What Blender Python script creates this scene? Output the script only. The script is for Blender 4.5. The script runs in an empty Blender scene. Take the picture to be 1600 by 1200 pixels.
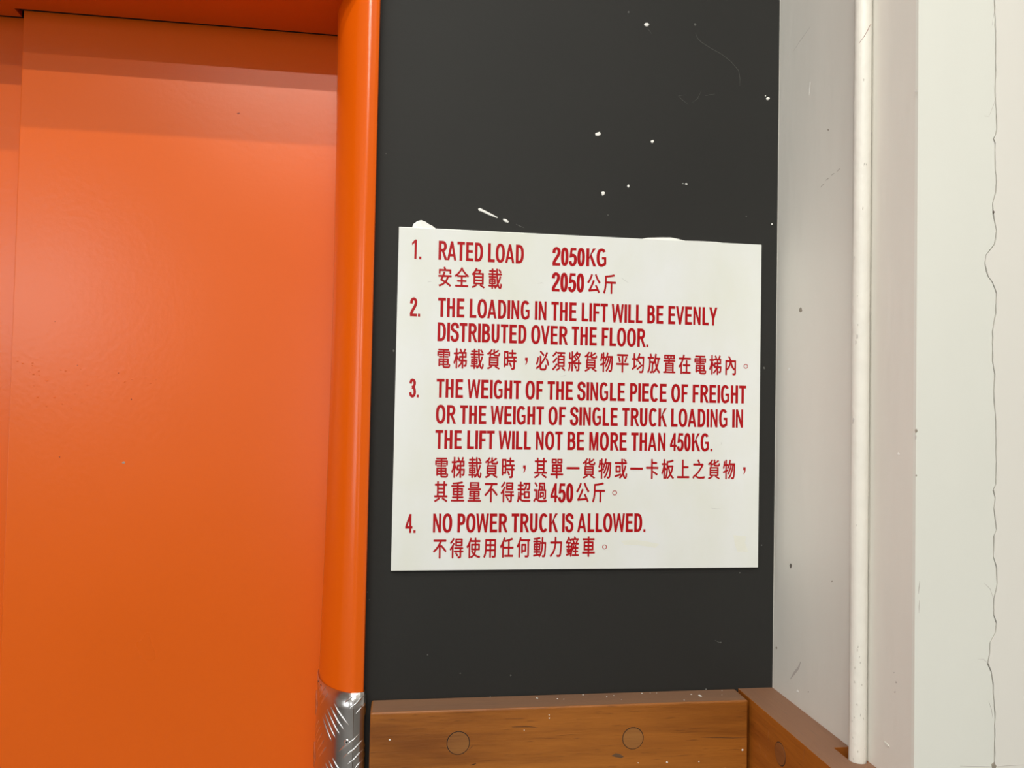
import bpy, bmesh, math, random
from mathutils import Vector, Matrix
random.seed(7)
S = bpy.context.scene
COL = S.collection
ZO = 1.8061            # height of the top edge of the notice above the floor

# ------------------------------------------------------------------ camera
CX, CY, CZ, YAW, PITCH, ROLL, F = 0.0104, -0.92493, ZO - 0.20609, -0.13674, 0.02592, -0.01961, 1224.14
RM = Matrix.Rotation(YAW, 3, 'Z') @ Matrix.Rotation(PITCH, 3, 'X') @ Matrix.Rotation(ROLL, 3, 'Y')
cam_d = bpy.data.cameras.new('camera')
cam_d.sensor_width = 36.0
cam_d.lens = F / 1600 * 36.0
cam_d.clip_start = 0.01
cam = bpy.data.objects.new('camera', cam_d)
COL.objects.link(cam)
cam.matrix_world = Matrix.Translation((CX, CY, CZ)) @ (RM @ Matrix.Rotation(math.pi / 2, 3, 'X')).to_4x4()
S.camera = cam

# ------------------------------------------------------------------ world, lights, exposure
world = bpy.data.worlds.new('world'); S.world = world; world.use_nodes = True
bg = world.node_tree.nodes['Background']
bg.inputs[0].default_value = (0.86, 0.93, 1.0, 1); bg.inputs[1].default_value = 1.0
S.view_settings.view_transform = 'Standard'
S.view_settings.look = 'None'
S.view_settings.exposure = 0.12
S.view_settings.gamma = 1.0
CEIL = 3.0
def area(name, loc, rot, sx, sy, energy, col=(1, 1, 1)):
    l = bpy.data.lights.new(name, 'AREA'); l.shape = 'RECTANGLE'; l.size = sx; l.size_y = sy
    l.energy = energy; l.color = col
    o = bpy.data.objects.new(name, l); COL.objects.link(o); o.location = loc; o.rotation_euler = rot
    return o
TUBES = [(-0.2, -0.76, 9), (-0.2, -1.50, 24.5), (-0.2, -2.12, 19)]
for tx, ty, en in TUBES:
    area('tube_light', (tx, ty, CEIL - 0.092), (0, 0, 0), 1.14, 0.024, en, (1.0, 0.985, 0.90))
WIN = (-3.4, -2.4, 1.95, 2.8, -5.5)     # x0, x1, z0, z1, y of the rear window
area('window_light', ((WIN[0] + WIN[1]) / 2, WIN[4] - 0.15, (WIN[2] + WIN[3]) / 2), (math.pi / 2, 0, 0), WIN[1] - WIN[0], WIN[3] - WIN[2], 42, (0.95, 0.98, 1.0))
GLINT_WIN = (-0.62, -0.2, 0.7, 2.7)  # added narrow opening, shaped and placed to put a highlight down the jamb
area('window_light', ((GLINT_WIN[0] + GLINT_WIN[1]) / 2, WIN[4] - 0.15, (GLINT_WIN[2] + GLINT_WIN[3]) / 2), (math.pi / 2, 0, 0), GLINT_WIN[1] - GLINT_WIN[0], GLINT_WIN[3] - GLINT_WIN[2], 15, (0.95, 0.98, 1.0))  # added light behind the narrow opening, for the jamb highlight
FILL_WIN = (-3.9, -2.0, 0.8, 2.6)            # y0, y1, z0, z1 of a left-wall window added to light the side wall
area('window_light', (-4.35, (FILL_WIN[0] + FILL_WIN[1]) / 2, (FILL_WIN[2] + FILL_WIN[3]) / 2), (math.pi / 2, 0, -math.pi / 2), FILL_WIN[1] - FILL_WIN[0], FILL_WIN[3] - FILL_WIN[2], 26, (0.97, 0.99, 1.0))  # added fill light from the left for the side wall

# ------------------------------------------------------------------ helpers
def at(px, py, ax, val):
    """point of the photograph (1600x1200) on the world plane axis[ax] == val"""
    d = RM @ Vector(((px - 800) / F, 1, -(py - 600) / F)); c = Vector((CX, CY, CZ))
    return c + d * ((val - c[ax]) / d[ax])
def link(o): COL.objects.link(o); return o
def tag(o, label=None, cat=None, group=None, kind=None):
    for k, v in (('label', label), ('category', cat), ('group', group), ('kind', kind)):
        if v: o[k] = v
    return o
def empty(name, loc=(0, 0, 0)):
    o = link(bpy.data.objects.new(name, None)); o.location = loc; o.empty_display_size = .05
    return o
def mesh_obj(name, verts, faces, m, parent=None, smooth=False, bevel=0, segs=2, angle=None):
    me = bpy.data.meshes.new(name); me.from_pydata([tuple(v) for v in verts], [], faces); me.validate()
    bm = bmesh.new(); bm.from_mesh(me); bmesh.ops.recalc_face_normals(bm, faces=bm.faces)
    if bevel: bmesh.ops.bevel(bm, geom=list(bm.edges), offset=bevel, segments=segs, affect='EDGES', profile=.5)
    bm.to_mesh(me); bm.free()
    if m: me.materials.append(m)
    if smooth:
        for p in me.polygons: p.use_smooth = True
    o = link(bpy.data.objects.new(name, me))
    if parent:
        o.parent = parent
        o.location = -Vector(parent.location) if parent.parent is None else (0, 0, 0)
    return o
def box_vf(x0, x1, y0, y1, z0, z1):
    v = [(x, y, z) for x in (x0, x1) for y in (y0, y1) for z in (z0, z1)]
    f = [(0, 1, 3, 2), (4, 6, 7, 5), (0, 4, 5, 1), (2, 3, 7, 6), (0, 2, 6, 4), (1, 5, 7, 3)]
    return v, f
def box(name, x0, x1, y0, y1, z0, z1, m, parent=None, bevel=0, segs=2, smooth=False):
    v, f = box_vf(x0, x1, y0, y1, z0, z1)
    return mesh_obj(name, v, f, m, parent, bevel=bevel, segs=segs, smooth=smooth)
def prism(name, poly, axis, a, b, m, parent=None, bevel=0, smooth=False):
    """polygon (2-D) extruded along the axis from a to b"""
    def P(p, t):
        q = [0, 0, 0]; r = [i for i in range(3) if i != axis]
        q[r[0]], q[r[1]], q[axis] = p[0], p[1], t
        return q
    n = len(poly)
    v = [P(p, a) for p in poly] + [P(p, b) for p in poly]
    f = [tuple(range(n)), tuple(range(2 * n - 1, n - 1, -1))] + [(i, (i + 1) % n, n + (i + 1) % n, n + i) for i in range(n)]
    return mesh_obj(name, v, f, m, parent, bevel=bevel, smooth=smooth)
def ribbon_px(name, pts, w, ax, val, h, m, parent, px=True):
    """a thin raised or inked line through points of the photograph on a wall plane"""
    P = [at(x, y, ax, val) if px else Vector((x, y, 0)) for x, y in pts]
    nrm = Vector((0, 0, 0)); nrm[ax] = -1
    vs = []; n = len(P)
    for i, p in enumerate(P):
        t = (P[min(i + 1, n - 1)] - P[max(i - 1, 0)]).normalized()
        s = t.cross(nrm).normalized() * (w if i not in (0, n - 1) else w * .3) * .5
        vs += [p + s, p - s, p + s + nrm * h, p - s + nrm * h]
    fs = []
    for i in range(n - 1):
        a, b = 4 * i, 4 * i + 4
        fs += [(a + 2, b + 2, b + 3, a + 3), (a, b, b + 2, a + 2), (a + 1, a + 3, b + 3, b + 1)]
    return mesh_obj(name, vs, fs, m, parent)
def blot(name, pts, ax, val, h, m, parent):
    """irregular fleck of paint or plaster, outline in photograph points on the wall plane"""
    P = [at(x, y, ax, val) for x, y in pts]
    c = sum(P, Vector()) / len(P); nrm = Vector((0, 0, 0)); nrm[ax] = -1
    vs = list(P) + [p.lerp(c, .25) + nrm * h for p in P] + [c + nrm * h * 1.3]; n = len(P)
    fs = [(i, (i + 1) % n, n + (i + 1) % n, n + i) for i in range(n)] + [(n + i, n + (i + 1) % n, 2 * n) for i in range(n)]
    return mesh_obj(name, vs, fs, m, parent)
def fleck(name, x, y, r, ax, val, m, parent, sy=1.0, h=.0006):
    k = 7; a0 = random.random() * 6
    pts = [(x + r * (.7 + .6 * random.random()) * math.cos(a0 + i * 6.283 / k), y + sy * r * (.7 + .6 * random.random()) * math.sin(a0 + i * 6.283 / k)) for i in range(k)]
    return blot(name, pts, ax, val, h, m, parent)

# ------------------------------------------------------------------ materials
def mat(name, col, rough=.5, metal=0, spec=.5, var=0, scale=8, bump=0, bscale=60, coat=0, rvar=0, stretch=(1, 1, 1), bdist=.002):
    m = bpy.data.materials.new(name); m.use_nodes = True; nt = m.node_tree; N = nt.nodes; L = nt.links
    b = N['Principled BSDF']; b.inputs['Base Color'].default_value = (*col, 1); b.inputs['Roughness'].default_value = rough
    b.inputs['Metallic'].default_value = metal; b.inputs['Specular IOR Level'].default_value = spec
    b.inputs['Coat Weight'].default_value = coat; b.inputs['Coat Roughness'].default_value = .12
    if var or bump or rvar:
        g = N.new('ShaderNodeNewGeometry'); mp = N.new('ShaderNodeMapping'); mp.inputs['Scale'].default_value = stretch
        L.new(g.outputs['Position'], mp.inputs['Vector'])
    if var or rvar:
        n = N.new('ShaderNodeTexNoise'); n.inputs['Scale'].default_value = scale; n.inputs['Detail'].default_value = 5
        L.new(mp.outputs[0], n.inputs['Vector'])
    if var:
        r = N.new('ShaderNodeMapRange'); r.inputs['From Min'].default_value = .3; r.inputs['From Max'].default_value = .7
        r.inputs['To Min'].default_value = 1 - var; r.inputs['To Max'].default_value = 1 + var
        L.new(n.outputs['Fac'], r.inputs['Value'])
        v = N.new('ShaderNodeVectorMath'); v.operation = 'SCALE'; v.inputs[0].default_value = col
        L.new(r.outputs[0], v.inputs['Scale']); L.new(v.outputs[0], b.inputs['Base Color'])
    if rvar:
        r2 = N.new('ShaderNodeMapRange'); r2.inputs['To Min'].default_value = rough - rvar; r2.inputs['To Max'].default_value = rough + rvar
        L.new(n.outputs['Fac'], r2.inputs['Value']); L.new(r2.outputs[0], b.inputs['Roughness'])
    if bump:
        n2 = N.new('ShaderNodeTexNoise'); n2.inputs['Scale'].default_value = bscale; n2.inputs['Detail'].default_value = 3
        L.new(mp.outputs[0], n2.inputs['Vector'])
        bp = N.new('ShaderNodeBump'); bp.inputs['Strength'].default_value = bump; bp.inputs['Distance'].default_value = bdist
        L.new(n2.outputs['Fac'], bp.inputs['Height']); L.new(bp.outputs[0], b.inputs['Normal'])
    return m
ORANGE = mat('orange_paint', (.70, .109, .0004), .29, spec=.42, var=.03, scale=3, bump=.06, bscale=140, rvar=.05)
JAMB = mat('jamb_orange_paint', (.74, .108, .001), .22, spec=.5, bump=.03, bscale=90)
DARK = mat('charcoal_paint', (.020, .0195, .0178), .7, spec=.28, var=.05, scale=5, bump=.08, bscale=150)
WHITE = mat('cream_white_paint', (.76, .76, .70), .5, spec=.3, var=.02, scale=6, bump=.12, bscale=45, stretch=(1, 1, .35))
GREYW = mat('side_wall_paint', (.75, .72, .66), .5, spec=.3, var=.035, scale=9, bump=.25, bscale=55, stretch=(1, 1, .25))
PIPEW = mat('pipe_white_paint', (.74, .715, .65), .4, spec=.4, var=.03, scale=30, bump=.3, bscale=120)
CHIP = mat('bare_plaster', (.85, .84, .80), .8, var=.05, scale=300)
VOID = mat('dark_gap', (.01, .008, .008), .9)
CRACK = mat('crack_dark', (.12, .10, .085), .9)
SMUDGE = mat('brown_smudge', (.30, .26, .21), .8)
SMUDGE2 = mat('faint_grey_smudge', (.50, .46, .43), .8)
SCR = mat('faint_scratch', (.10, .098, .09), .7)
SCR2 = mat('fainter_scratch', (.055, .053, .048), .6)
RED = mat('red_print', (.40, .002, .006), .32, spec=.3)
ALU = mat('tread_aluminium', (.60, .58, .56), .22, metal=1, var=.05, scale=60, rvar=.05)
ALUB = mat('tread_bar_aluminium', (.85, .84, .82), .22, metal=1)
STEEL = mat('screw_steel', (.6, .6, .6), .3, metal=1)
FLOOR = mat('pale_concrete', (.27, .26, .245), .6, var=.15, scale=4, bump=.2)
ROOMW = mat('room_wall_paint', (.70, .69, .66), .7, var=.03, scale=2)
FIX = mat('fixture_enamel', (.8, .8, .8), .4)
# white acrylic of the notice, a little yellowed in patches where tape has been
def acrylic():
    m = mat('white_acrylic', (.80, .81, .78), .16, spec=.5)
    nt = m.node_tree; N = nt.nodes; L = nt.links; b = N['Principled BSDF']
    g = N.new('ShaderNodeNewGeometry'); mp = N.new('ShaderNodeMapping'); mp.inputs['Scale'].default_value = (1.6, 1, 1)
    n = N.new('ShaderNodeTexNoise'); n.inputs['Scale'].default_value = 7; n.inputs['Detail'].default_value = 6
    r = N.new('ShaderNodeValToRGB'); e = r.color_ramp.elements
    e[0].position = .35; e[0].color = (.79, .805, .80, 1); e[1].position = .72; e[1].color = (.74, .755, .68, 1)
    L.new(g.outputs['Position'], mp.inputs[0]); L.new(mp.outputs[0], n.inputs['Vector']); L.new(n.outputs['Fac'], r.inputs[0]); L.new(r.outputs[0], b.inputs['Base Color'])
    return m
ACR = acrylic()
TAPE = mat('old_tape_residue', (.76, .765, .69), .45)
def wood(name, light, dark, axis, dust=.75, grey=.0):
    m = bpy.data.materials.new(name); m.use_nodes = True; nt = m.node_tree; N = nt.nodes; L = nt.links; b = N['Principled BSDF']
    g = N.new('ShaderNodeNewGeometry'); mp = N.new('ShaderNodeMapping')
    st = [14, 14, 14]; st[axis] = 1.4; mp.inputs['Scale'].default_value = st
    L.new(g.outputs['Position'], mp.inputs[0])
    n = N.new('ShaderNodeTexNoise'); n.inputs['Scale'].default_value = 3; n.inputs['Detail'].default_value = 8; n.inputs['Roughness'].default_value = .62; n.inputs['Distortion'].default_value = .5
    L.new(mp.outputs[0], n.inputs['Vector'])
    r = N.new('ShaderNodeValToRGB'); e = r.color_ramp.elements
    e[0].position = .28; e[0].color = (*dark, 1); e[1].position = .70; e[1].color = (*light, 1)
    mid = e.new(.48); mid.color = (*[.5 * a + .5 * c for a, c in zip(light, dark)], 1)
    L.new(n.outputs['Fac'], r.inputs[0])
    # long thin pores
    mp2 = N.new('ShaderNodeMapping'); s2 = [150, 150, 150]; s2[axis] = 12; mp2.inputs['Scale'].default_value = s2
    L.new(g.outputs['Position'], mp2.inputs[0])
    n2 = N.new('ShaderNodeTexNoise'); n2.inputs['Scale'].default_value = 3; n2.inputs['Detail'].default_value = 3
    L.new(mp2.outputs[0], n2.inputs['Vector'])
    r2 = N.new('ShaderNodeMapRange'); r2.inputs['From Min'].default_value = .62; r2.inputs['From Max'].default_value = .74; r2.inputs['To Min'].default_value = 0; r2.inputs['To Max'].default_value = .5
    L.new(n2.outputs['Fac'], r2.inputs['Value'])
    mx = N.new('ShaderNodeMixRGB'); mx.inputs[2].default_value = (*[c * .35 for c in dark], 1)
    L.new(r2.outputs[0], mx.inputs[0]); L.new(r.outputs[0], mx.inputs[1])
    # dust lying on faces that look up
    sp = N.new('ShaderNodeSeparateXYZ'); L.new(g.outputs['Normal'], sp.inputs[0])
    md = N.new('ShaderNodeMapRange'); md.inputs['From Min'].default_value = .94; md.inputs['From Max'].default_value = 1; md.inputs['To Max'].default_value = dust
    L.new(sp.outputs['Z'], md.inputs['Value'])
    mx2 = N.new('ShaderNodeMixRGB'); mx2.inputs[2].default_value = (.20, .125, .085, 1)
    L.new(md.outputs[0], mx2.inputs[0]); L.new(mx.outputs[0], mx2.inputs[1]); L.new(mx2.outputs[0], b.inputs['Base Color'])
    ra = N.new('ShaderNodeMapRange'); ra.inputs['To Min'].default_value = .42; ra.inputs['To Max'].default_value = .7
    L.new(md.outputs[0], ra.inputs['Value']); L.new(ra.outputs[0], b.inputs['Roughness'])
    bp = N.new('ShaderNodeBump'); bp.inputs['Strength'].default_value = .25; bp.inputs['Distance'].default_value = .001
    L.new(n2.outputs['Fac'], bp.inputs['Height']); L.new(bp.outputs[0], b.inputs['Normal'])
    return m
WOOD = wood('varnished_wood', (.40, .132, .015), (.19, .054, .004), 0)
WOOD2 = wood('darker_varnished_wood', (.44, .13, .012), (.25, .058, .005), 1)
PLUG = wood('plug_wood', (.36, .15, .035), (.20, .07, .014), 0, dust=0)
PLUG2 = wood('plug_wood_side', (.32, .11, .03), (.20, .06, .015), 1, dust=0)

# ------------------------------------------------------------------ setting
WY = 0.004                      # face of the dark wall (the notice is 4 mm thick, its face is y = 0)
XR, YC = 0.47247, -0.2684       # side wall plane, and the corner where it turns to face the room
ZH = ZO + .2743                 # underside of the lift header
ZR = ZO - .5514                 # top of the wooden bumper rails
RX0, RX1, RY0 = -4.2, 2.6, -5.5
floor = box('floor', RX0 - .2, RX1 + .2, RY0 - .2, 1.2, -.1, 0, FLOOR); tag(floor, kind='structure')
ceil = box('ceiling', RX0 - .2, RX1 + .2, RY0 - .2, 1.2, CEIL, CEIL + .1, ROOMW); tag(ceil, kind='structure')
wl = empty('wall_left', (RX0, 0, 0)); tag(wl, kind='structure')
for y0, y1, z0, z1 in [(RY0, FILL_WIN[0], 0, CEIL), (FILL_WIN[0], FILL_WIN[1], 0, FILL_WIN[2]), (FILL_WIN[0], FILL_WIN[1], FILL_WIN[3], CEIL), (FILL_WIN[1], .4, 0, CEIL)]:
    box('wall_section', RX0 - .12, RX0, y0, y1, z0, z1, ROOMW, wl)
w3 = empty('window_3', (RX0, -2.95, FILL_WIN[2])); tag(w3, kind='structure')  # frame of the added left opening that fills the side wall
for a, b, c, d in [(FILL_WIN[0], FILL_WIN[0] + .04, FILL_WIN[2], FILL_WIN[3]), (FILL_WIN[1] - .04, FILL_WIN[1], FILL_WIN[2], FILL_WIN[3]), (-2.97, -2.93, FILL_WIN[2], FILL_WIN[3]), (FILL_WIN[0], FILL_WIN[1], FILL_WIN[2], FILL_WIN[2] + .04), (FILL_WIN[0], FILL_WIN[1], FILL_WIN[3] - .04, FILL_WIN[3])]:
    box('window_frame', RX0 - .08, RX0 - .03, a, b, c, d, FIX, w3)
wr = box('wall_right', RX1, RX1 + .2, RY0, YC, 0, CEIL, ROOMW); tag(wr, kind='structure')
# rear wall with a window opening and a narrow one added for the jamb highlight
rear = empty('wall_rear', (0, RY0, 0)); tag(rear, kind='structure')
for x0, x1, z0, z1 in [(RX0, WIN[0], 0, CEIL), (WIN[0], WIN[1], 0, WIN[2]), (WIN[0], WIN[1], WIN[3], CEIL), (WIN[1], GLINT_WIN[0], 0, CEIL),
                       (GLINT_WIN[0], GLINT_WIN[1], 0, GLINT_WIN[2]), (GLINT_WIN[0], GLINT_WIN[1], GLINT_WIN[3], CEIL), (GLINT_WIN[1], RX1, 0, CEIL)]:
    box('wall_section', x0, x1, RY0 - .12, RY0, z0, z1, ROOMW, rear)
for k, (x0, x1, z0, z1) in enumerate([WIN[:4], GLINT_WIN]):
    w = empty('window_%d' % (k + 1), ((x0 + x1) / 2, RY0, z0)); tag(w, kind='structure')  # the second frame belongs to the opening added for the jamb highlight
    for a, b, c, d in [(x0, x0 + .04, z0, z1), (x1 - .04, x1, z0, z1), (x0 + .04, x1 - .04, z0, z0 + .04), (x0 + .04, x1 - .04, z1 - .04, z1), ((x0 + x1) / 2 - .02, (x0 + x1) / 2 + .02, z0 + .04, z1 - .04)]:
        box('window_frame', a, b, RY0 - .08, RY0 - .03, c, d, FIX, w)

# the charcoal wall between lift and corner, and the wall over the doors
wb = box('wall_back', -.0275, XR, WY, .30, 0, CEIL, DARK); tag(wb, kind='structure')
wo = box('trim_1', -1.70, -.0275, WY, .30, ZH + .25, CEIL, DARK); tag(wo, kind='structure')
wl2 = box('wall_back_left', RX0, -1.70, WY, .30, 0, CEIL, DARK); tag(wl2, kind='structure')

# side wall: core plus two plaster skins on the face towards the room, parted by the long crack
core = box('wall_side', XR, RX1, YC + .004, .30, 0, CEIL, GREYW); tag(core, kind='structure')
crk = [(1554, 0), (1556, 60), (1556, 110), (1555, 150), (1557, 185), (1557.5, 200), (1556, 210), (1552.5, 217), (1555, 224), (1555, 265), (1557, 285), (1556, 300), (1551, 318), (1552, 335), (1557, 360), (1554, 382), (1541, 398), (1539, 412), (1544, 432), (1550, 440), (1557, 458), (1556, 490), (1551, 518), (1551, 565), (1554.5, 585), (1553, 610), (1556, 660), (1556.5, 720), (1556, 757), (1552, 766), (1555, 778), (1553, 795), (1557, 828), (1553, 838), (1552, 870), (1557, 886), (1558, 912), (1553, 936), (1553, 962), (1557, 974), (1555, 990), (1547, 1004), (1546.5, 1020), (1543.5, 1037), (1549, 1050), (1552, 1070), (1552, 1085), (1555, 1115), (1554, 1160), (1554, 1196)]
fine = []
for (a, b) in zip(crk[:-1], crk[1:]):
    n = max(1, int((b[1] - a[1]) / 9))
    for i in range(n):
        t = i / n; fine.append((a[0] + (b[0] - a[0]) * t + (random.uniform(-.5, .5) if i else 0), a[1] + (b[1] - a[1]) * t))
fine.append(crk[-1])
cw = [(at(x, y, 1, YC).x, at(x, y, 1, YC).z) for x, y in fine]
cw = [(cw[0][0], CEIL)] + cw + [(cw[-1][0], 0)]
gap = [.00045 + .00035 * math.sin(i * .9) ** 2 + random.random() * .00015 for i in range(len(cw))]
WHITE2 = mat('pinkish_white_paint', (.77, .745, .69), .5, spec=.3, var=.02, scale=6, bump=.12, bscale=45, stretch=(1, 1, .35))
def skin(name, x_far, side, m):
    edge = [(x + side * g, z) for (x, z), g in zip(cw, gap)]
    n = len(edge); vs = []; fs = []
    for (x, z) in edge:
        vs += [(x, YC, z), (x_far, YC, z), (x, YC + .004, z), (x_far, YC + .004, z)]
    for i in range(n - 1):
        a, b = 4 * i, 4 * i + 4
        fs += [(a, a + 1, b + 1, b), (a, b, b + 2, a + 2), (a + 1, a + 3, b + 3, b + 1)]
    return mesh_obj(name, vs, fs, m, core)
skin('plaster_skin', XR, -1, WHITE); skin('plaster_skin', RX1, 1, WHITE2)
v, f = box_vf(.535, .57, YC + .0032, YC + .0039, 0, CEIL)
mesh_obj('crack_bed', v, f, CRACK, core)
# hairline branches off the crack, the short crack low down and its chipped hole
for pts, w in [([(1550, 40), (1553, 20), (1555, 8)], .0003), ([(1546, 180), (1552, 165), (1556, 152)], .0003), ([(1538, 181), (1546, 182)], .0004),
               ([(1537, 910), (1547, 920), (1552, 935)], .0004), ([(1528, 1030), (1537, 1030), (1544, 1037)], .0004),
               ([(1545, 1096), (1549, 1108), (1551, 1121)], .0005), ([(1500, 1197), (1535, 1198), (1551, 1198)], .0006), ([(1556, 1198), (1580, 1196), (1600, 1195)], .0005)]:
    ribbon_px('hairline_crack', pts, w, 1, YC, .00012, SMUDGE2, core)
blot('chipped_hole', [(1549, 1194), (1553, 1191), (1557, 1197), (1555, 1203), (1550, 1202)], 1, YC, .0003, SMUDGE, core)
fleck('chipped_hole', 1552, 332, 1.8, 1, YC, CRACK, core, 1.4, .0002)
# corner bead marks and blemishes on the side wall
for x, y, r, m, sy in [(1431, 142, 1.2, SMUDGE2, 2), (1431.5, 673, 2.0, SMUDGE, 1.6), (1431, 683, 1.2, SMUDGE2, 3), (1431.5, 743, 1, SMUDGE, 2)]:
    fleck('wall_mark', x, y, r, 1, YC, m, core, sy, .0002)
ribbon_px('wall_mark', [(1437, 908), (1436, 918), (1435, 928)], .0009, 1, YC, .0001, SMUDGE2, core)
ribbon_px('wall_mark', [(1436.5, 938), (1436, 948), (1436, 958)], .0007, 1, YC, .0001, SMUDGE2, core)
for x, y, r, m, sy in [(1251, 484, 2.6, SMUDGE, 1.5), (1235.5, 884, 1.7, CRACK, 2.2), (1294, 203, 1, SMUDGE, 1.5), (1300, 908, 1.2, SMUDGE, 1), (1263, 1081, 1, SMUDGE, 1),
                       (1246, 1080, 1.8, CHIP, 1.4), (1233, 577, 1.7, CHIP, 1.2), (1404, 709, 1.8, CHIP, 1.5), (1400, 1066, 1.6, SMUDGE2, 1), (1397, 1051, 1.2, SMUDGE2, 1), (1398, 1081, 1.7, SMUDGE2, .6), (1213, 1012, 1.2, SMUDGE, 3)]:
    fleck('wall_mark', x, y, r, 0, XR, m, core, sy, .0002)
ribbon_px('wall_mark', [(1235, 1061), (1241, 1052), (1248, 1043), (1251, 1034)], .003, 0, XR, .0001, SMUDGE2, core)
for a, b in [((1282, 293), (1288, 287)), ((1290, 282), (1296, 278)), ((1299, 274), (1304, 271)), ((1308, 268), (1313, 263))]:
    ribbon_px('wall_scratch', [a, ((a[0] + b[0]) / 2, (a[1] + b[1]) / 2 - .5), b], .0007, 0, XR, .0001, SMUDGE, core)
ribbon_px('wall_scratch', [(1266, 128), (1265, 138), (1264, 149)], .0012, 0, XR, .0002, CHIP, core)
ribbon_px('wall_scratch', [(1240, 80), (1250, 64), (1266, 42)], .0005, 0, XR, .0001, SMUDGE2, core)
ribbon_px('wall_scratch', [(1382, 1159), (1386, 1163), (1390, 1167)], .0022, 0, XR, .0004, WHITE, core)

# pale paint carried a little way over onto the charcoal wall, with a wandering edge
edge = [(1227, -40), (1227, 0), (1226, 30), (1224, 55), (1223.5, 85), (1222, 100), (1221.5, 200), (1220, 250), (1219, 300), (1218, 400), (1216, 470), (1214.5, 560), (1213, 620), (1213, 700), (1212.5, 760), (1211, 830), (1209.5, 850), (1209, 880), (1210.5, 900), (1210, 960), (1209, 1010), (1208, 1056), (1208, 1100)]
vs = []
for x, y in edge:
    p = at(x, y, 1, WY)
    vs += [(min(p.x, XR - .0002), WY - .0004, p.z), (XR, WY - .0004, p.z), (min(p.x, XR - .0002), WY, p.z)]
fs = []
for i in range(len(edge) - 1):
    a, b = 3 * i, 3 * i + 3
    fs += [(a, a + 1, b + 1, b), (a, b, b + 2, a + 2)]
mesh_obj('paint_edge', vs, fs, GREYW, core)

# chips in the charcoal paint
for x, y, r, sy in [(1010, 39, 4.2, .8), (934.5, 209.5, 4, .9), (1019.5, 221, 2.8, .9), (942.5, 302.5, 3.2, 1.1), (1200, 154, 2.8, 1), (1196, 150, 1, 1), (982, 291, 1.8, 1.4), (1072, 287.5, 2.2, .8), (1067, 287, 1.2, .6), (1206, 350.5, 1.4, 1)]:
    fleck('paint_chip', x, y, r, 1, WY, CHIP, wb, sy, .0007)
for x, y, r in [(982, 19, 1.3), (1086, 38, 1.8), (950, 336, 1), (1166, 338, 1), (1194, 575, 1.8), (1126, 1004, 1.2), (574, 925, .8), (577, 937, .8), (798, 1055, 1.2), (668, 1023, 1.2), (719, 1052, 1), (615, 548, 1.6), (603, 240, .8), (1190, 852, 1), (1156, 895, 1)]:
    fleck('paint_speck', x, y, r, 1, WY, SCR, wb, 1.2, .0002)
blot('paint_chip', [(747, 326), (750, 325), (758, 329), (768, 334), (778, 339.5), (777, 341), (766, 337), (753, 331), (748, 329)], 1, WY, .0007, CHIP, wb)
blot('paint_chip', [(786, 342), (790, 342), (795, 346), (794, 348.5), (789, 347), (786, 344)], 1, WY, .0007, CHIP, wb)
ribbon_px('paint_scratch', [(806, 350), (812, 353), (819, 356)], .0007, 1, WY, .0001, SCR, wb)
for pts, m in [([(1087, 52), (1090, 60), (1096, 66), (1110, 75), (1128, 85), (1142, 96), (1154, 110), (1156, 122), (1156, 134)], SCR2), ([(1071, 148), (1060, 150), (1066, 156), (1075, 163)], SCR2),
               ([(1082, 160), (1090, 154), (1096, 142)], SCR2), ([(1010, 44), (1015, 48), (1018, 53)], SCR2), ([(1101, 150), (1109, 148), (1117, 147)], SCR2), ([(1117, 1000), (1122, 1003), (1127, 1004)], SCR), ([(690, 779), (715, 778), (730, 779)], SCR2)]:
    ribbon_px('paint_scratch', pts, .0006, 1, WY, .0001, m, wb)
# plaster squeezed out along the top of the notice
blot('filler_smear', [(643, 358), (646, 350), (652, 345.5), (658, 344), (664, 346), (670, 350), (676, 353), (682, 358), (660, 362)], 1, WY, .0012, CHIP, wb)
blot('filler_smear', [(998, 374), (1012, 371.5), (1030, 371), (1048, 371), (1058, 373), (1066, 375), (1080, 378), (1060, 381), (1010, 379)], 1, WY, .0015, CHIP, wb)
blot('filler_smear', [(1072, 376), (1100, 377), (1120, 378), (1135, 380), (1130, 383), (1080, 382)], 1, WY, .0015, CHIP, wb)

# ------------------------------------------------------------------ lift entrance
door = empty('door_1', (-.86, .12, 0)); tag(door, kind='structure')
DX0, DX1 = -.47253, -.06
YD, YD2 = .12, .142
def panel(x0, x1, y, ov0=0, ov1=0):
    o = box('door_panel', x0, x1, y, y + .018, .004, ZH + .02, ORANGE, door, bevel=.0012, segs=3)
    return o
panel(DX0, DX1, YD); panel(-.86, DX0 + .05, YD2); panel(-1.30, -.862, YD2); panel(-1.66, -1.25, YD)
# header: a folded steel box whose underside stops short of the doors, with an angled step between the two door planes
GR = .0052
ux = DX0 - .012
header_poly = [(-1.70, -.0120), (-.0275, -.0120), (-.0275, YD - GR), (at(21, 12, 2, ZH).x, YD - GR), (at(38, 30, 2, ZH).x, YD2 - GR), (-.86, YD2 - GR), (-1.235, YD2 - GR), (-1.247, YD - GR), (-1.70, YD - GR)]
prism('header', header_poly, 2, ZH, ZH + .26, ORANGE, door)
box('header_track', -1.70, -.05, .175, .30, ZH - .0, ZH + .26, VOID, door)
box('door_sill', -1.66, -.083, -.01, .18, -.0, .004, STEEL, door)
box('gap_shade_strip', DX0 - .004, -.083, YD - .0016, YD - .0002, ZH + .0006, ZH + .03, VOID, door)  # dark strips, here and next, that paint the shade in the header gap
box('gap_shade_strip', -.86, DX0 - .001, YD2 - .0016, YD2 - .0002, ZH + .0006, ZH + .03, VOID, door)
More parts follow.
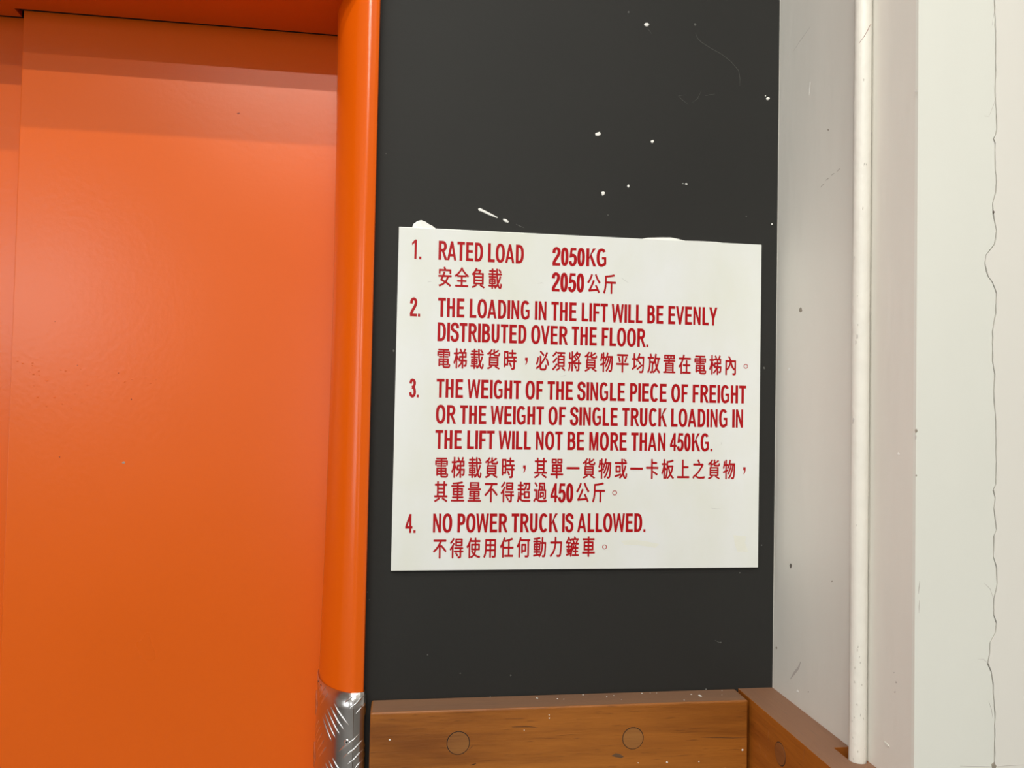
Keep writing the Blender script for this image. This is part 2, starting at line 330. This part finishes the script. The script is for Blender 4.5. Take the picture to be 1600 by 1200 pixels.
# jamb: rounded steel post; its inner curve bows very slightly over its height
PROF = [(-.0275, .0040), (-.0275, -.0083), (-.0277, -.0092), (-.0284, -.0099), (-.0320, -.0106), (-.0360, -.0116), (-.0378, -.0120), (-.0398, -.0119), (-.0430, -.0105), (-.0475, -.0078), (-.0520, -.0043), (-.0560, -.0003), (-.0600, .0044), (-.0637, .0095), (-.0672, .0150), (-.0705, .0212), (-.0735, .0280), (-.0762, .0360), (-.0783, .0440), (-.0797, .0520), (-.0805, .0600), (-.0807, .0700), (-.0807, .0900), (-.0807, .1300)]
BOW = [(1.1, -.0860), (ZO - .64, -.0855), (ZO - .53, -.0843), (ZO - .36, -.0814), (ZO - .19, -.0798), (ZO - .07, -.0792), (ZO + .12, -.0802), (ZO + .28, -.0823)]
def bow(z):
    if z <= BOW[0][0]: return BOW[0][1]
    for (a, va), (b, vb) in zip(BOW[:-1], BOW[1:]):
        if z <= b:
            t = (z - a) / (b - a); t = t * t * (3 - 2 * t) * .4 + t * .6
            return va + (vb - va) * t
    return BOW[-1][1]
def jp(i_pt, z, off=0.0, nrm=None):
    x, y = i_pt
    k = max(0, min(1, (-.0362 - x) / (.0807 - .0362)))
    x = x + k * (bow(z) + .0807)
    if nrm: x += nrm[0] * off; y += nrm[1] * off
    return (x, y, z)
NRM = []
for i in range(len(PROF)):
    a = Vector(PROF[max(i - 1, 0)]); b = Vector(PROF[min(i + 1, len(PROF) - 1)]); t = (b - a).normalized()
    NRM.append((t.y, -t.x))
if NRM[6][1] > 0: NRM = [(-a, -b) for a, b in NRM]
def loft(name, zs, off, m, parent, sm=True, i0=0, i1=None):
    i1 = i1 or len(PROF); n = i1 - i0; vs = []; fs = []
    for z in zs:
        for i in range(i0, i1): vs.append(jp(PROF[i], z, off, NRM[i]))
    for r in range(len(zs) - 1):
        for i in range(n - 1):
            a = r * n + i; fs.append((a, a + 1, a + n + 1, a + n))
    return mesh_obj(name, vs, fs, m, parent, smooth=sm)
ZS = ZO - .5366             # top of the tread-plate sleeve
zs = [0, .6, 1.1] + [1.15 + i * .04 for i in range(24)] + [ZH + .02]
zs = sorted(z for z in zs if z <= ZH + .021)
jamb = loft('jamb', zs, 0, JAMB, door)
box('jamb', -1.72, -1.66, -.012, .13, 0, ZH, JAMB, door, bevel=.006, segs=3)
# back board closing the shaft behind the panels
box('shaft_board', -1.72, -.0275, .29, .30, 0, ZH + .25, VOID, door)

# tread-plate sleeve round the foot of the jamb
sl = empty('tread_plate_sleeve', (-.05, 0, 0))
tag(sl, 'aluminium tread-plate sleeve wrapped round the lower end of the orange lift jamb', 'corner guard')
zs2 = [0.0, .5, 1.0, 1.1, 1.16, 1.2, 1.23, 1.25, ZS]
plate = loft('plate', zs2, .0013, ALU, sl, i1=22)
so = plate.modifiers.new('s', 'SOLIDIFY'); so.thickness = .0012; so.offset = 0
# arc-length map on the profile
ARC = [0]
for a, b in zip(PROF[:-1], PROF[1:]): ARC.append(ARC[-1] + (Vector(a) - Vector(b)).length)
def onprof(u, z, off):
    for i in range(len(PROF) - 1):
        if u <= ARC[i + 1] or i == len(PROF) - 2:
            t = (u - ARC[i]) / (ARC[i + 1] - ARC[i]); t = max(0, min(1, t)); break
    p = tuple(PROF[i][k] * (1 - t) + PROF[i + 1][k] * t for k in (0, 1)); nn = tuple(NRM[i][k] * (1 - t) + NRM[i + 1][k] * t for k in (0, 1))
    return jp(p, z, off, nn)
uA = .0495       # where the middle column of bar clusters sits
zA = 1.232
PIT = .066
bars = []
for col in range(-2, 3):
    for row in range(-2, 20):
        kind = 1 if col % 2 == 0 else -1
        uc = uA + col * PIT / 2; zc = zA - row * .0616 + (.0308 if col % 2 else 0)
        for k in range(-2, 3):
            # kind 1: bar runs down towards the wall side
            d = Vector((-kind * .7071, -.7071)); s = Vector((d.y, -d.x))
            cu, cz = uc + s.x * k * .0081, zc + s.y * k * .0081
            L = .0165 - .0008 * abs(k)
            sec = []
            for j in range(9):
                t = -1 + j / 4; w = .0014 * math.sqrt(max(0, 1 - t * t * .96)); h = .0011 * (1 - t ** 4) + .0002
                pu, pz = cu + d.x * t * L, cz + d.y * t * L
                sec.append([(pu + s.x * w, pz + s.y * w, .0018), (pu, pz, .0018 + h), (pu - s.x * w, pz - s.y * w, .0018)])
            if any(q[1] > ZS - .0005 or q[0] < .003 or q[0] > ARC[20] for r_ in sec for q in r_):
                sec = [r_ for r_ in sec if all(q[1] < ZS - .0005 and .003 < q[0] < ARC[20] for q in r_)]
            if len(sec) < 3 or cz < .02: continue
            vs = [onprof(*q) for r_ in sec for q in r_]; fs = []
            for j in range(len(sec) - 1):
                a = 3 * j; fs += [(a, a + 1, a + 4, a + 3), (a + 1, a + 2, a + 5, a + 4)]
            bars.append((cz, vs, fs))
bars.sort(key=lambda b: -b[0])
for cz, vs, fs in bars[:90]: mesh_obj('tread_bar', vs, fs, ALUB, sl, smooth=True)
V, Fc = [], []
for cz, vs, fs in bars[90:]:
    n = len(V); V += vs; Fc += [tuple(i + n for i in q) for q in fs]
o = mesh_obj('tread_bars_below', V, Fc, ALUB, sl, smooth=True); o['kind'] = 'stuff'
# folded seam and screw on the sleeve
vs = []; fs = []
for z in (0, ZS - .001):
    for du, of in ((0, .0012), (.0006, .0024), (.0012, .0012)): vs.append(onprof(ARC[6] - .0006 + du, z, of))
mesh_obj('seam', vs, [(0, 1, 4, 3), (1, 2, 5, 4)], ALU, sl)
def disc(name, c, axis, r, h, m, parent, seg=20, dome=0, inner=None):
    a = Vector(axis).normalized(); s = a.orthogonal().normalized(); t = a.cross(s); vs = []; fs = []
    rings = [(r, 0), (r, h), (r * .8, h + dome)] + ([(inner, h + dome), (inner * .8, h * .2)] if inner else [])
    for rr, hh in rings:
        vs += [Vector(c) + a * hh + (s * math.cos(6.28319 * i / seg) + t * math.sin(6.28319 * i / seg)) * rr for i in range(seg)]
    for k in range(len(rings) - 1):
        for i in range(seg):
            j = (i + 1) % seg; fs.append((k * seg + i, k * seg + j, (k + 1) * seg + j, (k + 1) * seg + i))
    fs.append(tuple((len(rings) - 1) * seg + i for i in range(seg)))
    return mesh_obj(name, vs, fs, m, parent)
pz = at(547, 1159, 1, -.012).z
p0 = onprof(ARC[8], pz, .0015)
scr = disc('screw', p0, (-.25, -1, 0), .003, .0008, ALUB, sl, dome=.0006, inner=.0011)
hole = disc('screw_recess', onprof(ARC[8], pz, .0024), (-.25, -1, 0), .0010, .0003, VOID, scr)
hole.location = (0, 0, 0)

# little dents and specks in the door paint
dp = [o for o in door.children if o.name.startswith('door_panel')][0]
DSP = mat('chipped_orange', (.25, .035, .01), .6)
DGY = mat('grey_primer', (.36, .27, .22), .6)
for x, y, r, m, sy in [(373, 177, 2.4, DSP, .5), (193, 723, 2.4, DGY, .8), (93, 714, 1.2, DSP, 1), (205, 624, 1.2, DSP, 1), (185, 583, 1, DSP, 1), (86, 502, .8, DSP, 1), (121, 571, .8, DSP, 1)]:
    f_ = fleck('paint_chip', x, y, r, 1, YD, m, door, sy, .0002)
random.seed(3)
for i in range(26):
    x = random.uniform(25, 140); y = random.uniform(565, 640) + (x - 80) * .1
    if i > 20: x = random.uniform(180, 262); y = random.uniform(570, 600)
    a = at(x, y, 1, YD)
    fleck('dent', x, y, random.uniform(1.2, 2.2), 1, YD + .0001, ORANGE, door, .5, .00035)

# ------------------------------------------------------------------ notice
sign = empty('notice_sign', (0, 0, ZO - .40227))
tag(sign, 'white acrylic lift-load notice with red English and Chinese lettering on the charcoal wall', 'sign')
board = box('board', 0, .45, 0, WY + .0005, ZO - .40227, ZO, ACR, sign, bevel=.0007, segs=2)

# --- red condensed capitals, drawn as strokes: cap height 1
SX, SY = .136, .158
def R(x0, y0, x1, y1): return ('p', [(x0, y0), (x1, y0), (x1, y1), (x0, y1)])
def P(*p): return ('p', list(p))
def stroke(pts, sx=SX, sy=SY, closed=False): return ('s', pts, sx, sy, closed)
def arc(cx, cy, rx, ry, a0, a1, n=20, e=2.35):
    out = []
    for i in range(n + 1):
        a = math.radians(a0 + (a1 - a0) * i / n); c, s = math.cos(a), math.sin(a)
        out.append((cx + rx * math.copysign(abs(c) ** (2 / e), c), cy + ry * math.copysign(abs(s) ** (2 / e), s)))
    return out
def cat(pts, n=7):
    q = [pts[0]] + list(pts) + [pts[-1]]; out = []
    for i in range(1, len(q) - 2):
        for k in range(n):
            t = k / n
            out.append(tuple(.5 * (2 * q[i][d] + (q[i + 1][d] - q[i - 1][d]) * t + (2 * q[i - 1][d] - 5 * q[i][d] + 4 * q[i + 1][d] - q[i + 2][d]) * t * t + (3 * q[i][d] - q[i - 1][d] - 3 * q[i + 1][d] + q[i + 2][d]) * t ** 3) for d in (0, 1)))
    out.append(pts[-1]); return out
h, w2 = SY / 2, SX / 2
def ring(w): return stroke(arc(w / 2, .5, w / 2 - w2, .512 - h, 0, 360, 40), closed=True)
def bowl(x0, xc, xr, y0, y1, e=2.2): return stroke([(x0, y1 - h)] + arc(xc, (y0 + y1) / 2, xr - w2 - xc, (y1 - y0) / 2 - h, 90, -90, 18, e) + [(x0, y0 + h)])
GL = {
 'A': (.478, -.005, [P((.0, 0), (.115, 0), (.29, 1), (.17, 1)), P((.46, 0), (.345, 0), (.17, 1), (.29, 1)), R(.09, .2, .37, .335)]),
 'B': (.478, .045, [R(0, 0, SX, 1), bowl(.05, .20, .385, .455, 1), bowl(.05, .215, .41, 0, .59)]),
 'C': (.478, .03, [stroke(arc(.225, .5, .225 - w2, .512 - h, 42, 318, 30))]),
 'D': (.478, .045, [R(0, 0, SX, 1), bowl(.05, .165, .41, 0, 1, 2.4)]),
 'E': (.440, .045, [R(0, 0, SX, 1), R(.05, 1 - SY, .36, 1), R(.05, .445, .34, .585), R(.05, 0, .37, SY)]),
 'F': (.404, .045, [R(0, 0, SX, 1), R(.05, 1 - SY, .345, 1), R(.05, .43, .305, .57)]),
 'G': (.515, .03, [stroke(arc(.23, .5, .23 - w2, .512 - h, 42, 300, 30) + [(.40, .15)]), R(.245, .405, .445, .535), R(.343, .11, .445, .45)]),
 'H': (.478, .045, [R(0, 0, SX, 1), R(.388 - SX, 0, .388, 1), R(.05, .44, .33, .585)]),
 'I': (.184, .036, [R(0, 0, SX, 1)]),
 'K': (.478, .045, [R(0, 0, SX, 1), P((.30, 1), (.435, 1), (.105, .43), (.105, .26)), P((.155, .55), (.235, .68), (.455, 0), (.32, 0))]),
 'L': (.404, .045, [R(0, 0, SX, 1), R(.05, 0, .34, SY)]),
 'M': (.552, .045, [R(0, 0, .1, 1), R(.362, 0, .462, 1), P((0, 1), (.145, 1), (.275, 0), (.19, 0)), P((.462, 1), (.317, 1), (.19, 0), (.275, 0))]),
 'N': (.478, .045, [R(0, 0, .106, 1), R(.282, 0, .388, 1), P((0, 1), (.112, 1), (.388, 0), (.276, 0))]),
 'O': (.515, .025, [ring(.465)]),
 'P': (.440, .045, [R(0, 0, SX, 1), bowl(.05, .19, .385, .385, 1)]),
 'R': (.478, .045, [R(0, 0, SX, 1), bowl(.05, .20, .405, .425, 1), P((.15, .5), (.27, .5), (.445, 0), (.315, 0))]),
 'S': (.440, .025, [stroke(cat([(.338, .70), (.315, .86), (.20, .94), (.085, .87), (.056, .74), (.10, .62), (.20, .545), (.305, .455), (.338, .29), (.30, .12), (.195, .06), (.08, .12), (.048, .31)]))]),
 'T': (.404, .012, [R(0, 1 - SY, .38, 1), R(.19 - w2, 0, .19 + w2, 1)]),
 'U': (.478, .042, [stroke([(w2, 1), (w2, .36)] + arc(.195, .34, .195 - w2, .352 - h, 180, 360, 16) + [(.39 - w2, .36), (.39 - w2, 1)])]),
 'V': (.440, .0, [P((0, 1), (.118, 1), (.28, 0), (.165, 0)), P((.44, 1), (.325, 1), (.165, 0), (.28, 0))]),
 'W': (.624, .0, [P((0, 1), (.108, 1), (.2, 0), (.098, 0)), P((.255, 1), (.37, 1), (.2, 0), (.12, 0)), P((.255, 1), (.37, 1), (.505, 0), (.42, 0)), P((.624, 1), (.516, 1), (.42, 0), (.525, 0))]),
 'Y': (.440, .0, [P((0, 1), (.128, 1), (.275, .42), (.165, .36)), P((.44, 1), (.315, 1), (.165, .42), (.275, .36)), R(.165, 0, .275, .44)]),
 '.': (.184, .04, [R(0, 0, .108, .15)]),
 '0': (.368, .012, [ring(.342)]),
 '1': (.368, .02, [R(.155, 0, .262, 1), P((.03, .69), (.03, .82), (.17, 1), (.22, .9))]),
 '2': (.368, .012, [stroke(cat([(.055, .68), (.08, .86), (.17, .94), (.265, .87), (.285, .72), (.24, .55), (.15, .37), (.075, .2), (.06, .08)])), R(.0, 0, .342, .145)]),
 '3': (.368, .012, [stroke(cat([(.052, .74), (.085, .89), (.165, .94), (.255, .87), (.27, .72), (.22, .59), (.13, .545)])), stroke(cat([(.13, .545), (.24, .49), (.285, .32), (.26, .14), (.165, .06), (.075, .13), (.046, .28)]))]),
 '4': (.368, .008, [R(.19, 0, .295, 1), R(0, .225, .352, .36), P((0, .36), (.11, .36), (.24, .80), (.195, 1))]),
 '5': (.368, .012, [R(.065, .855, .32, 1), P((.065, 1), (.16, 1), (.12, .47), (.012, .45)), stroke(cat([(.075, .52), (.165, .60), (.26, .52), (.288, .34), (.255, .15), (.165, .06), (.08, .12), (.046, .27)]))]),
 ' ': (.184, 0, []),
}
def glyph_polys(ch):
    """list of convex-ish polygons (2-D) making up one capital"""
    out = []
    for ci, g in enumerate(GL[ch][2]):
        if g[0] == 'p': out.append((ci, g[1])); continue
        _, pts, sx, sy, closed = g; n = len(pts); Lf, Rt = [], []
        for i in range(n):
            a = pts[(i - 1) % n] if closed and i > 0 else (pts[-2] if closed else pts[max(i - 1, 0)])
            b = pts[(i + 1) % n] if closed and i < n - 1 else (pts[1] if closed else pts[min(i + 1, n - 1)])
            tx, ty = b[0] - a[0], b[1] - a[1]; l = math.hypot(tx, ty) or 1; nx, ny = -ty / l, tx / l
            # elliptical pen
            k = 1 / math.sqrt((nx * sx) ** 2 + (ny * sy) ** 2 or 1)
            ox, oy = nx * sx * sx * k / 2, ny * sy * sy * k / 2
            Lf.append((pts[i][0] + ox, pts[i][1] + oy)); Rt.append((pts[i][0] - ox, pts[i][1] - oy))
        for i in range(n - 1): out.append((ci + .5 * (i % 2), [Lf[i], Lf[i + 1], Rt[i + 1], Rt[i]]))
    return out
INK = .00012
def flat_text(name, polys):
    """print lying on the face of the notice: polygons in (x, z) metres"""
    vs, fs = [], []; k = 0
    for poly in polys:
        ly = 0 if isinstance(poly[0], tuple) else poly[0]
        if not isinstance(poly[0], tuple): poly = poly[1:]
        n = len(vs); a = sum(p[0] * q[1] - q[0] * p[1] for p, q in zip(poly, poly[1:] + poly[:1]))
        if a < 0: poly = poly[::-1]
        y = -INK - ly * .00001
        vs += [(x, y, z) for x, z in poly]; fs.append(tuple(range(n, n + len(poly))))
    me = bpy.data.meshes.new(name); me.from_pydata(vs, [], fs); me.materials.append(RED)
    o = link(bpy.data.objects.new(name, me)); o.parent = sign; o.location = -Vector(sign.location)
    return o
def sx_(px, py): p = at(px, py, 1, 0); return p.x, p.z
def latin(s, x0, x1, tl, bl, tr, br):
    polys = []; pen = 0; lo = None; hi = 0
    for ch in s:
        adv, sb, _ = GL[ch]
        for ci, poly in glyph_polys(ch): polys.append((ci, [(pen + sb + x, y) for x, y in poly]))
        pen += adv
    lo = min(p[0] for _, q in polys for p in q); hi = max(p[0] for _, q in polys for p in q)
    A0, T0 = sx_(x0, tl); _, B0 = sx_(x0, bl); A1, T1 = sx_(x1, tr); _, B1 = sx_(x1, br)
    def M(p):
        t = (p[0] - lo) / (hi - lo); b = B0 + (B1 - B0) * t; tt = T0 + (T1 - T0) * t
        return (A0 + (A1 - A0) * t, b + (tt - b) * p[1])
    return flat_text('lettering', [[ci] + [M(p) for p in q] for ci, q in polys])
LINES = [
 ('1.', 644, 659, 374, 404, 375, 405.5), ('RATED LOAD', 685.6, 818.8, 376, 405.8, 382.8, 412.2), ('2050KG', 863.3, 947.6, 386.2, 415, 388.8, 417),
 ('2050', 862.4, 913, 425.6, 455.3, 427.7, 457), ('2.', 640.8, 657, 465, 494, 465.5, 494.8), ('THE LOADING IN THE LIFT WILL BE EVENLY', 684.7, 1121, 465.2, 495, 480.6, 508.9),
 ('DISTRIBUTED OVER THE FLOOR.', 684, 1013.4, 503.4, 533, 513.8, 542.6), ('3.', 639.6, 654.8, 591.8, 620.7, 592.2, 621), ('THE WEIGHT OF THE SINGLE PIECE OF FREIGHT', 682.4, 1166, 591.7, 621.2, 602.6, 630.6),
 ('OR THE WEIGHT OF SINGLE TRUCK LOADING IN', 681.3, 1161.2, 632.5, 661.6, 640, 668.4), ('THE LIFT WILL NOT BE MORE THAN 450KG.', 680.5, 1113.4, 671.8, 701.4, 677.4, 705.4),
 ('450', 860.2, 896, 755, 784.6, 755.4, 785), ('4.', 633.7, 650, 803, 832.7, 803, 832.7), ('NO POWER TRUCK IS ALLOWED.', 677, 1008.8, 802.4, 832.2, 802, 831.2)]
for a in LINES: latin(*a)
# --- Chinese characters
_glyph = {}
def han(ch):
    if ch in _glyph: return _glyph[ch]
    c = bpy.data.curves.new('han', 'FONT'); c.body = ch; c.resolution_u = 3
    o = bpy.data.objects.new('han', c); COL.objects.link(o)
    dg = bpy.context.evaluated_depsgraph_get(); me = o.evaluated_get(dg).to_mesh()
    polys = [[(me.vertices[i].co.x, me.vertices[i].co.y) for i in p.vertices] for p in me.polygons]
    o.evaluated_get(dg).to_mesh_clear(); bpy.data.objects.remove(o); bpy.data.curves.remove(c)
    _glyph[ch] = polys; return polys
ref = [p for q in han('國') for p in q]        # its frame gives the em box of the font
ex0, ex1 = min(p[0] for p in ref), max(p[0] for p in ref); ey0, ey1 = min(p[1] for p in ref), max(p[1] for p in ref)
ew = (ex1 - ex0) / .82; ecx = (ex0 + ex1) / 2; ecy = (ey0 + ey1) / 2
def chinese(s, i0, x0, t0, b0, i1, x1, t1, b1, wpx=21.4, marks=()):
    """s: text; the ink of character i0 starts at x0, that of i1 at x1 (photograph points)"""
    A0, T0 = sx_(x0, t0); _, B0 = sx_(x0, b0); A1, T1 = sx_(x1, t1); _, B1 = sx_(x1, b1)
    wid = sx_(x0 + wpx, t0)[0] - A0
    polys = []
    for i, ch in enumerate(s):
        if ch == ' ': continue
        t = (i - i0) / (i1 - i0); X = A0 + (A1 - A0) * t + wid / 2; T = T0 + (T1 - T0) * t; B = B0 + (B1 - B0) * t
        W, H, Zc = wid / .93, (T - B) / .93, (T + B) / 2
        if ch == '，':
            c = [(-.09, .16), (.10, .16), (.10, .0), (.06, -.11), (-.02, -.22), (-.07, -.19), (-.01, -.08), (.0, .0), (-.09, .0)]
            for tri in ([c[0], c[1], c[2], c[7], c[8]], [c[7], c[2], c[3], c[6]], [c[6], c[3], c[4], c[5]]):
                polys.append([(X + p[0] * W, Zc + p[1] * H * .9) for p in tri])
            continue
        if ch == '。':
            n = 28
            for k in range(n):
                a, b = 6.28319 * k / n, 6.28319 * (k + 1) / n; ro, ri = .168, .118; k2 = W / H * 1.0
                polys.append([(X + r_ * W * math.cos(g), Zc + r_ * W * math.sin(g)) for r_, g in ((ro, a), (ro, b), (ri, b), (ri, a))])
            continue
        for ly, (dx, dy) in enumerate(((-.025, 0), (.025, 0), (0, .013), (0, -.013), (0, 0))):
            for q in han(ch): polys.append([ly] + [(X + ((p[0] - ecx) / ew + dx) * W, Zc + ((p[1] - ecy) / ew + dy) * H) for p in q])
    return flat_text('lettering', polys)
chinese('安全負載', 0, 684.8, 417, 448.6, 3, 763.2, 420, 452, 21.6)
chinese('公斤', 0, 917.7, 427.5, 458.8, 1, 942.7, 428.5, 459.8, 20.6)
chinese('電梯載貨時，必須將貨物平均放置在電梯內。', 0, 683, 544, 576, 18, 1132.3, 556, 587, 21)
chinese('電梯載貨時，其單一貨物或一卡板上之貨物，', 0, 679.6, 714.3, 747.6, 18, 1130, 719, 750, 21)
chinese('其重量不得超過', 0, 678.8, 752.4, 785.6, 6, 834.2, 753.4, 786, 21)
chinese('公斤。', 0, 900.3, 754, 786, 1, 925.4, 754, 786, 20.6)
chinese('不得使用任何動力鏟車。', 0, 677, 841.5, 873.8, 9, 909.8, 838.8, 871, 21)
# residue of old tape and light scuffs on the board
for pts in ([(970, 845), (990, 843), (1010, 846), (1030, 850), (1024, 856), (1000, 852), (975, 851)], [(1146, 836), (1166, 838), (1164, 848), (1169, 862), (1152, 862), (1148, 850)]):
    P_ = [at(x, y, 1, 0) for x, y in pts]
    mesh_obj('tape_residue', [(p.x, -.00006, p.z) for p in P_], [tuple(range(len(P_)))], TAPE, sign)
GS = mat('grey_scuff', (.52, .52, .5), .4)
for pts in ([(971, 434), (976, 438), (982, 442)], [(840, 443), (846, 442), (850, 442.5)], [(1111, 794), (1118, 795), (1126, 795)], [(876, 588), (881, 587), (885, 586)], [(668, 441), (672, 440), (675, 440)], [(1127, 691), (1127.5, 693), (1127, 695)]):
    ribbon_px('scuff', pts, .0006, 1, 0, .00005, GS, sign)

# ------------------------------------------------------------------ wooden bumper rails
r1 = empty('bumper_rail', (.2, 0, ZR - .15))
tag(r1, 'brown varnished wooden bumper rail with two round plugs under the notice on the charcoal wall', 'rail')
box('beam', -.0185, .4232, -.0345, WY, ZR - .15, ZR, WOOD, r1, bevel=.0022, segs=3)
def plug(c, axis, r, m, parent):
    cc = Vector(c); ax = Vector(axis)
    g = disc('plug', cc, axis, r, .0001, VOID, parent)          # dark glue line round the plug
    g.name = 'plug_joint'
    return disc('plug', cc + ax * .00005, axis, r * .93, .0004, m, parent, seg=28)
for (x, y), rr in (((716, 1161), .0132), ((989, 1153.5), .0128)):
    p = at(x, y, 1, -.0346); plug((p.x, -.0345, p.z), (0, -1, 0), rr, PLUG, r1)
r2 = empty('bumper_rail', (.45, -.13, ZR - .15))
tag(r2, 'reddish brown wooden bumper rail on the pale side wall, notched round the white pipe', 'rail')
PXc, PYc, PR = .4636, -.1945, .0083
# outline of the rail seen from above, with the notch the pipe runs down
out = [(.4275, WY), (XR, WY), (XR, -.1660), (.4560, -.1660), (.4548, -.1670), (.4548, PYc)]
for i in range(1, 9):
    a = math.pi + math.pi * i / 9; out.append((PXc + .0090 * math.cos(a), PYc - .0005 + .0090 * math.sin(a)))
out += [(XR, PYc - .001), (XR, -.2660), (.4275, -.2660)]
o = prism('beam', out, 2, ZR - .15, ZR, WOOD2, r2)
bv = o.modifiers.new('b', 'BEVEL'); bv.width = .002; bv.segments = 3; bv.limit_method = 'ANGLE'; bv.angle_limit = math.radians(60)
p = at(1219, 1178, 0, .4275); plug((.4275, p.y, p.z), (-1, 0, 0), .0125, PLUG2, r2)
# chips, knots and splinters on the wood, and crumbs of white paint lying on it
WCR2 = mat('knot_brown', (.12, .06, .025), .7)
WCR = mat('wood_split', (.05, .02, .006), .8)
ribbon_px('split', [(735, 1195.5), (740, 1194.5), (744, 1193)], .0012, 1, -.0345, .0001, WCR, r1)
blot('knot', [(955, 1181), (962, 1177), (968, 1178), (975, 1182), (971, 1184.5), (962, 1183)], 1, -.0345, .0001, WCR2, r1)
for pts in ([(800, 1136), (815, 1135), (832, 1136), (842, 1137)], [(1095, 1152), (1120, 1152.5), (1145, 1153), (1168, 1152.5)], [(1005, 1169), (1012, 1168.5)], [(732, 1172), (737, 1167), (739, 1165)]):
    ribbon_px('split', pts, .0005, 1, -.0345, .0001, WCR, r1)
random.seed(11)
cr = [(609, 1156, 1.5), (1042, 1191, 1.5), (1160, 1172, 1.4), (1092, 1190, .9), (858, 1122, 1.1), (819, 1141, .8), (997, 1192, .8), (858, 1117, .8)]
for x, y, r in cr: fleck('paint_crumb', x, y, r, 1, -.0345, CHIP, r1, 1, .0006)
for x, y in [(766, 1089), (839, 1091), (840, 1092), (871, 1092), (881, 1092.5), (911, 1086), (948, 1089), (959, 1087), (971, 1093), (1003, 1083.5), (1016, 1083), (1026, 1083), (1033, 1079), (1080, 1085), (1093, 1087), (1095, 1088), (1103, 1077), (1128, 1079), (1128, 1086), (1069, 1094), (855, 1084)]:
    p = at(x, y, 2, ZR); s = random.uniform(.0004, .0010)
    if x in (1093, 1095): s = .0014
    v, f = box_vf(p.x - s, p.x + s, p.y - s * .7, p.y + s * .7, ZR, ZR + s * .5)
    mesh_obj('paint_crumb', v, f, CHIP, r1, bevel=s * .2, segs=1)
for pts in ([(1200, 1140), (1201, 1152), (1200, 1165)], [(1257, 1168), (1256, 1180), (1255, 1192)], [(1195, 1176), (1197, 1184)], [(1185, 1160), (1188, 1170)]):
    P_ = [(x, y) for x, y in pts]
    ribbon_px('scratch', P_, .0004, 0, .4275, .0001, PLUG2, r2)

# ------------------------------------------------------------------ white pipe
pipe = empty('wall_pipe', (PXc, PYc, ZR - .15))
tag(pipe, 'thin white painted vertical pipe running down the pale side wall into the wooden rail', 'pipe')
random.seed(5); vs = []; fs = []; seg = 24; zz = [0.0 + i * .02 for i in range(int(CEIL / .02))] + [CEIL]
dx = dy = 0
for k, z in enumerate(zz):
    dx = dx * .9 + random.uniform(-1, 1) * .00008; dy = dy * .9 + random.uniform(-1, 1) * .00005; rr = PR + random.uniform(-1, 1) * .00006
    for i in range(seg): vs.append((PXc + dx + rr * math.cos(6.28319 * i / seg), PYc + dy + rr * math.sin(6.28319 * i / seg), z))
for k in range(len(zz) - 1):
    for i in range(seg):
        j = (i + 1) % seg; fs.append((k * seg + i, k * seg + j, (k + 1) * seg + j, (k + 1) * seg + i))
mesh_obj('tube', vs, fs, PIPEW, pipe, smooth=True)
def on_pipe(px, py, off=.0003):
    d = RM @ Vector(((px - 800) / F, 1, -(py - 600) / F)); c = Vector((CX, CY, CZ)); r = PR + off
    ox, oy = c.x - PXc, c.y - PYc; A = d.x ** 2 + d.y ** 2; B = 2 * (ox * d.x + oy * d.y); C = ox * ox + oy * oy - r * r; D = B * B - 4 * A * C
    if D < 0: return None
    return c + d * ((-B - math.sqrt(D)) / (2 * A))
def pipe_line(name, pts, w, m):
    P_ = [q for q in (on_pipe(*p) for p in pts) if q]
    vs = []; fs = []
    for i, p in enumerate(P_):
        n = Vector((p.x - PXc, p.y - PYc, 0)).normalized(); t = (P_[min(i + 1, len(P_) - 1)] - P_[max(i - 1, 0)]).normalized(); s = t.cross(n).normalized() * w / 2
        vs += [p + s - n * .0004, p - n * .00005, p - s - n * .0004]
    for i in range(len(P_) - 1): a = 3 * i; fs += [(a, a + 1, a + 4, a + 3), (a + 1, a + 2, a + 5, a + 4)]
    mesh_obj(name, vs, fs, m, pipe)
pipe_line('paint_crack', [(1342, 67.5), (1345, 64), (1350, 57), (1355, 49), (1358, 43), (1360, 39), (1361.5, 38)], .0008, mat('rusty_line', (.36, .24, .2), .7))
random.seed(9); PIT_M = mat('paint_pit_grey', (.56, .53, .48), .7)
for i in range(26):
    y = 1000 + 185 * random.random() ** .8 if i < 17 else random.uniform(100, 1000); x = random.uniform(1330, 1355)
    pipe_line('paint_pit', [(x, y), (x + random.uniform(-.6, .6), y + 1.5), (x + random.uniform(-1, 1), y + random.uniform(2.5, 4))], .001, PIT_M)
for x, y in [(1332, 656), (1337, 532), (1339, 523), (1334, 400), (1333, 653)]: pipe_line('paint_pit', [(x, y), (x + .5, y + 2), (x, y + 6)], .0016, SMUDGE2)

# ------------------------------------------------------------------ ceiling battens (the lobby's lamps)
names = ['white ceiling batten light nearest the lift doors', 'white ceiling batten light in the middle of the three rows', 'white ceiling batten light farthest from the lift doors']
for (tx, ty, en), lb in zip(TUBES, names):
    t = empty('ceiling_light', (tx, ty, CEIL)); tag(t, lb, 'light', 'ceiling lights of the lift lobby')
    box('housing', tx - .62, tx + .62, ty - .035, ty + .035, CEIL - .05, CEIL, FIX, t, bevel=.003, segs=1)
    for s in (-1, 1): box('tube_holder', tx + s * .60 - .012, tx + s * .60 + .012, ty - .016, ty + .016, CEIL - .10, CEIL - .05, FIX, t)
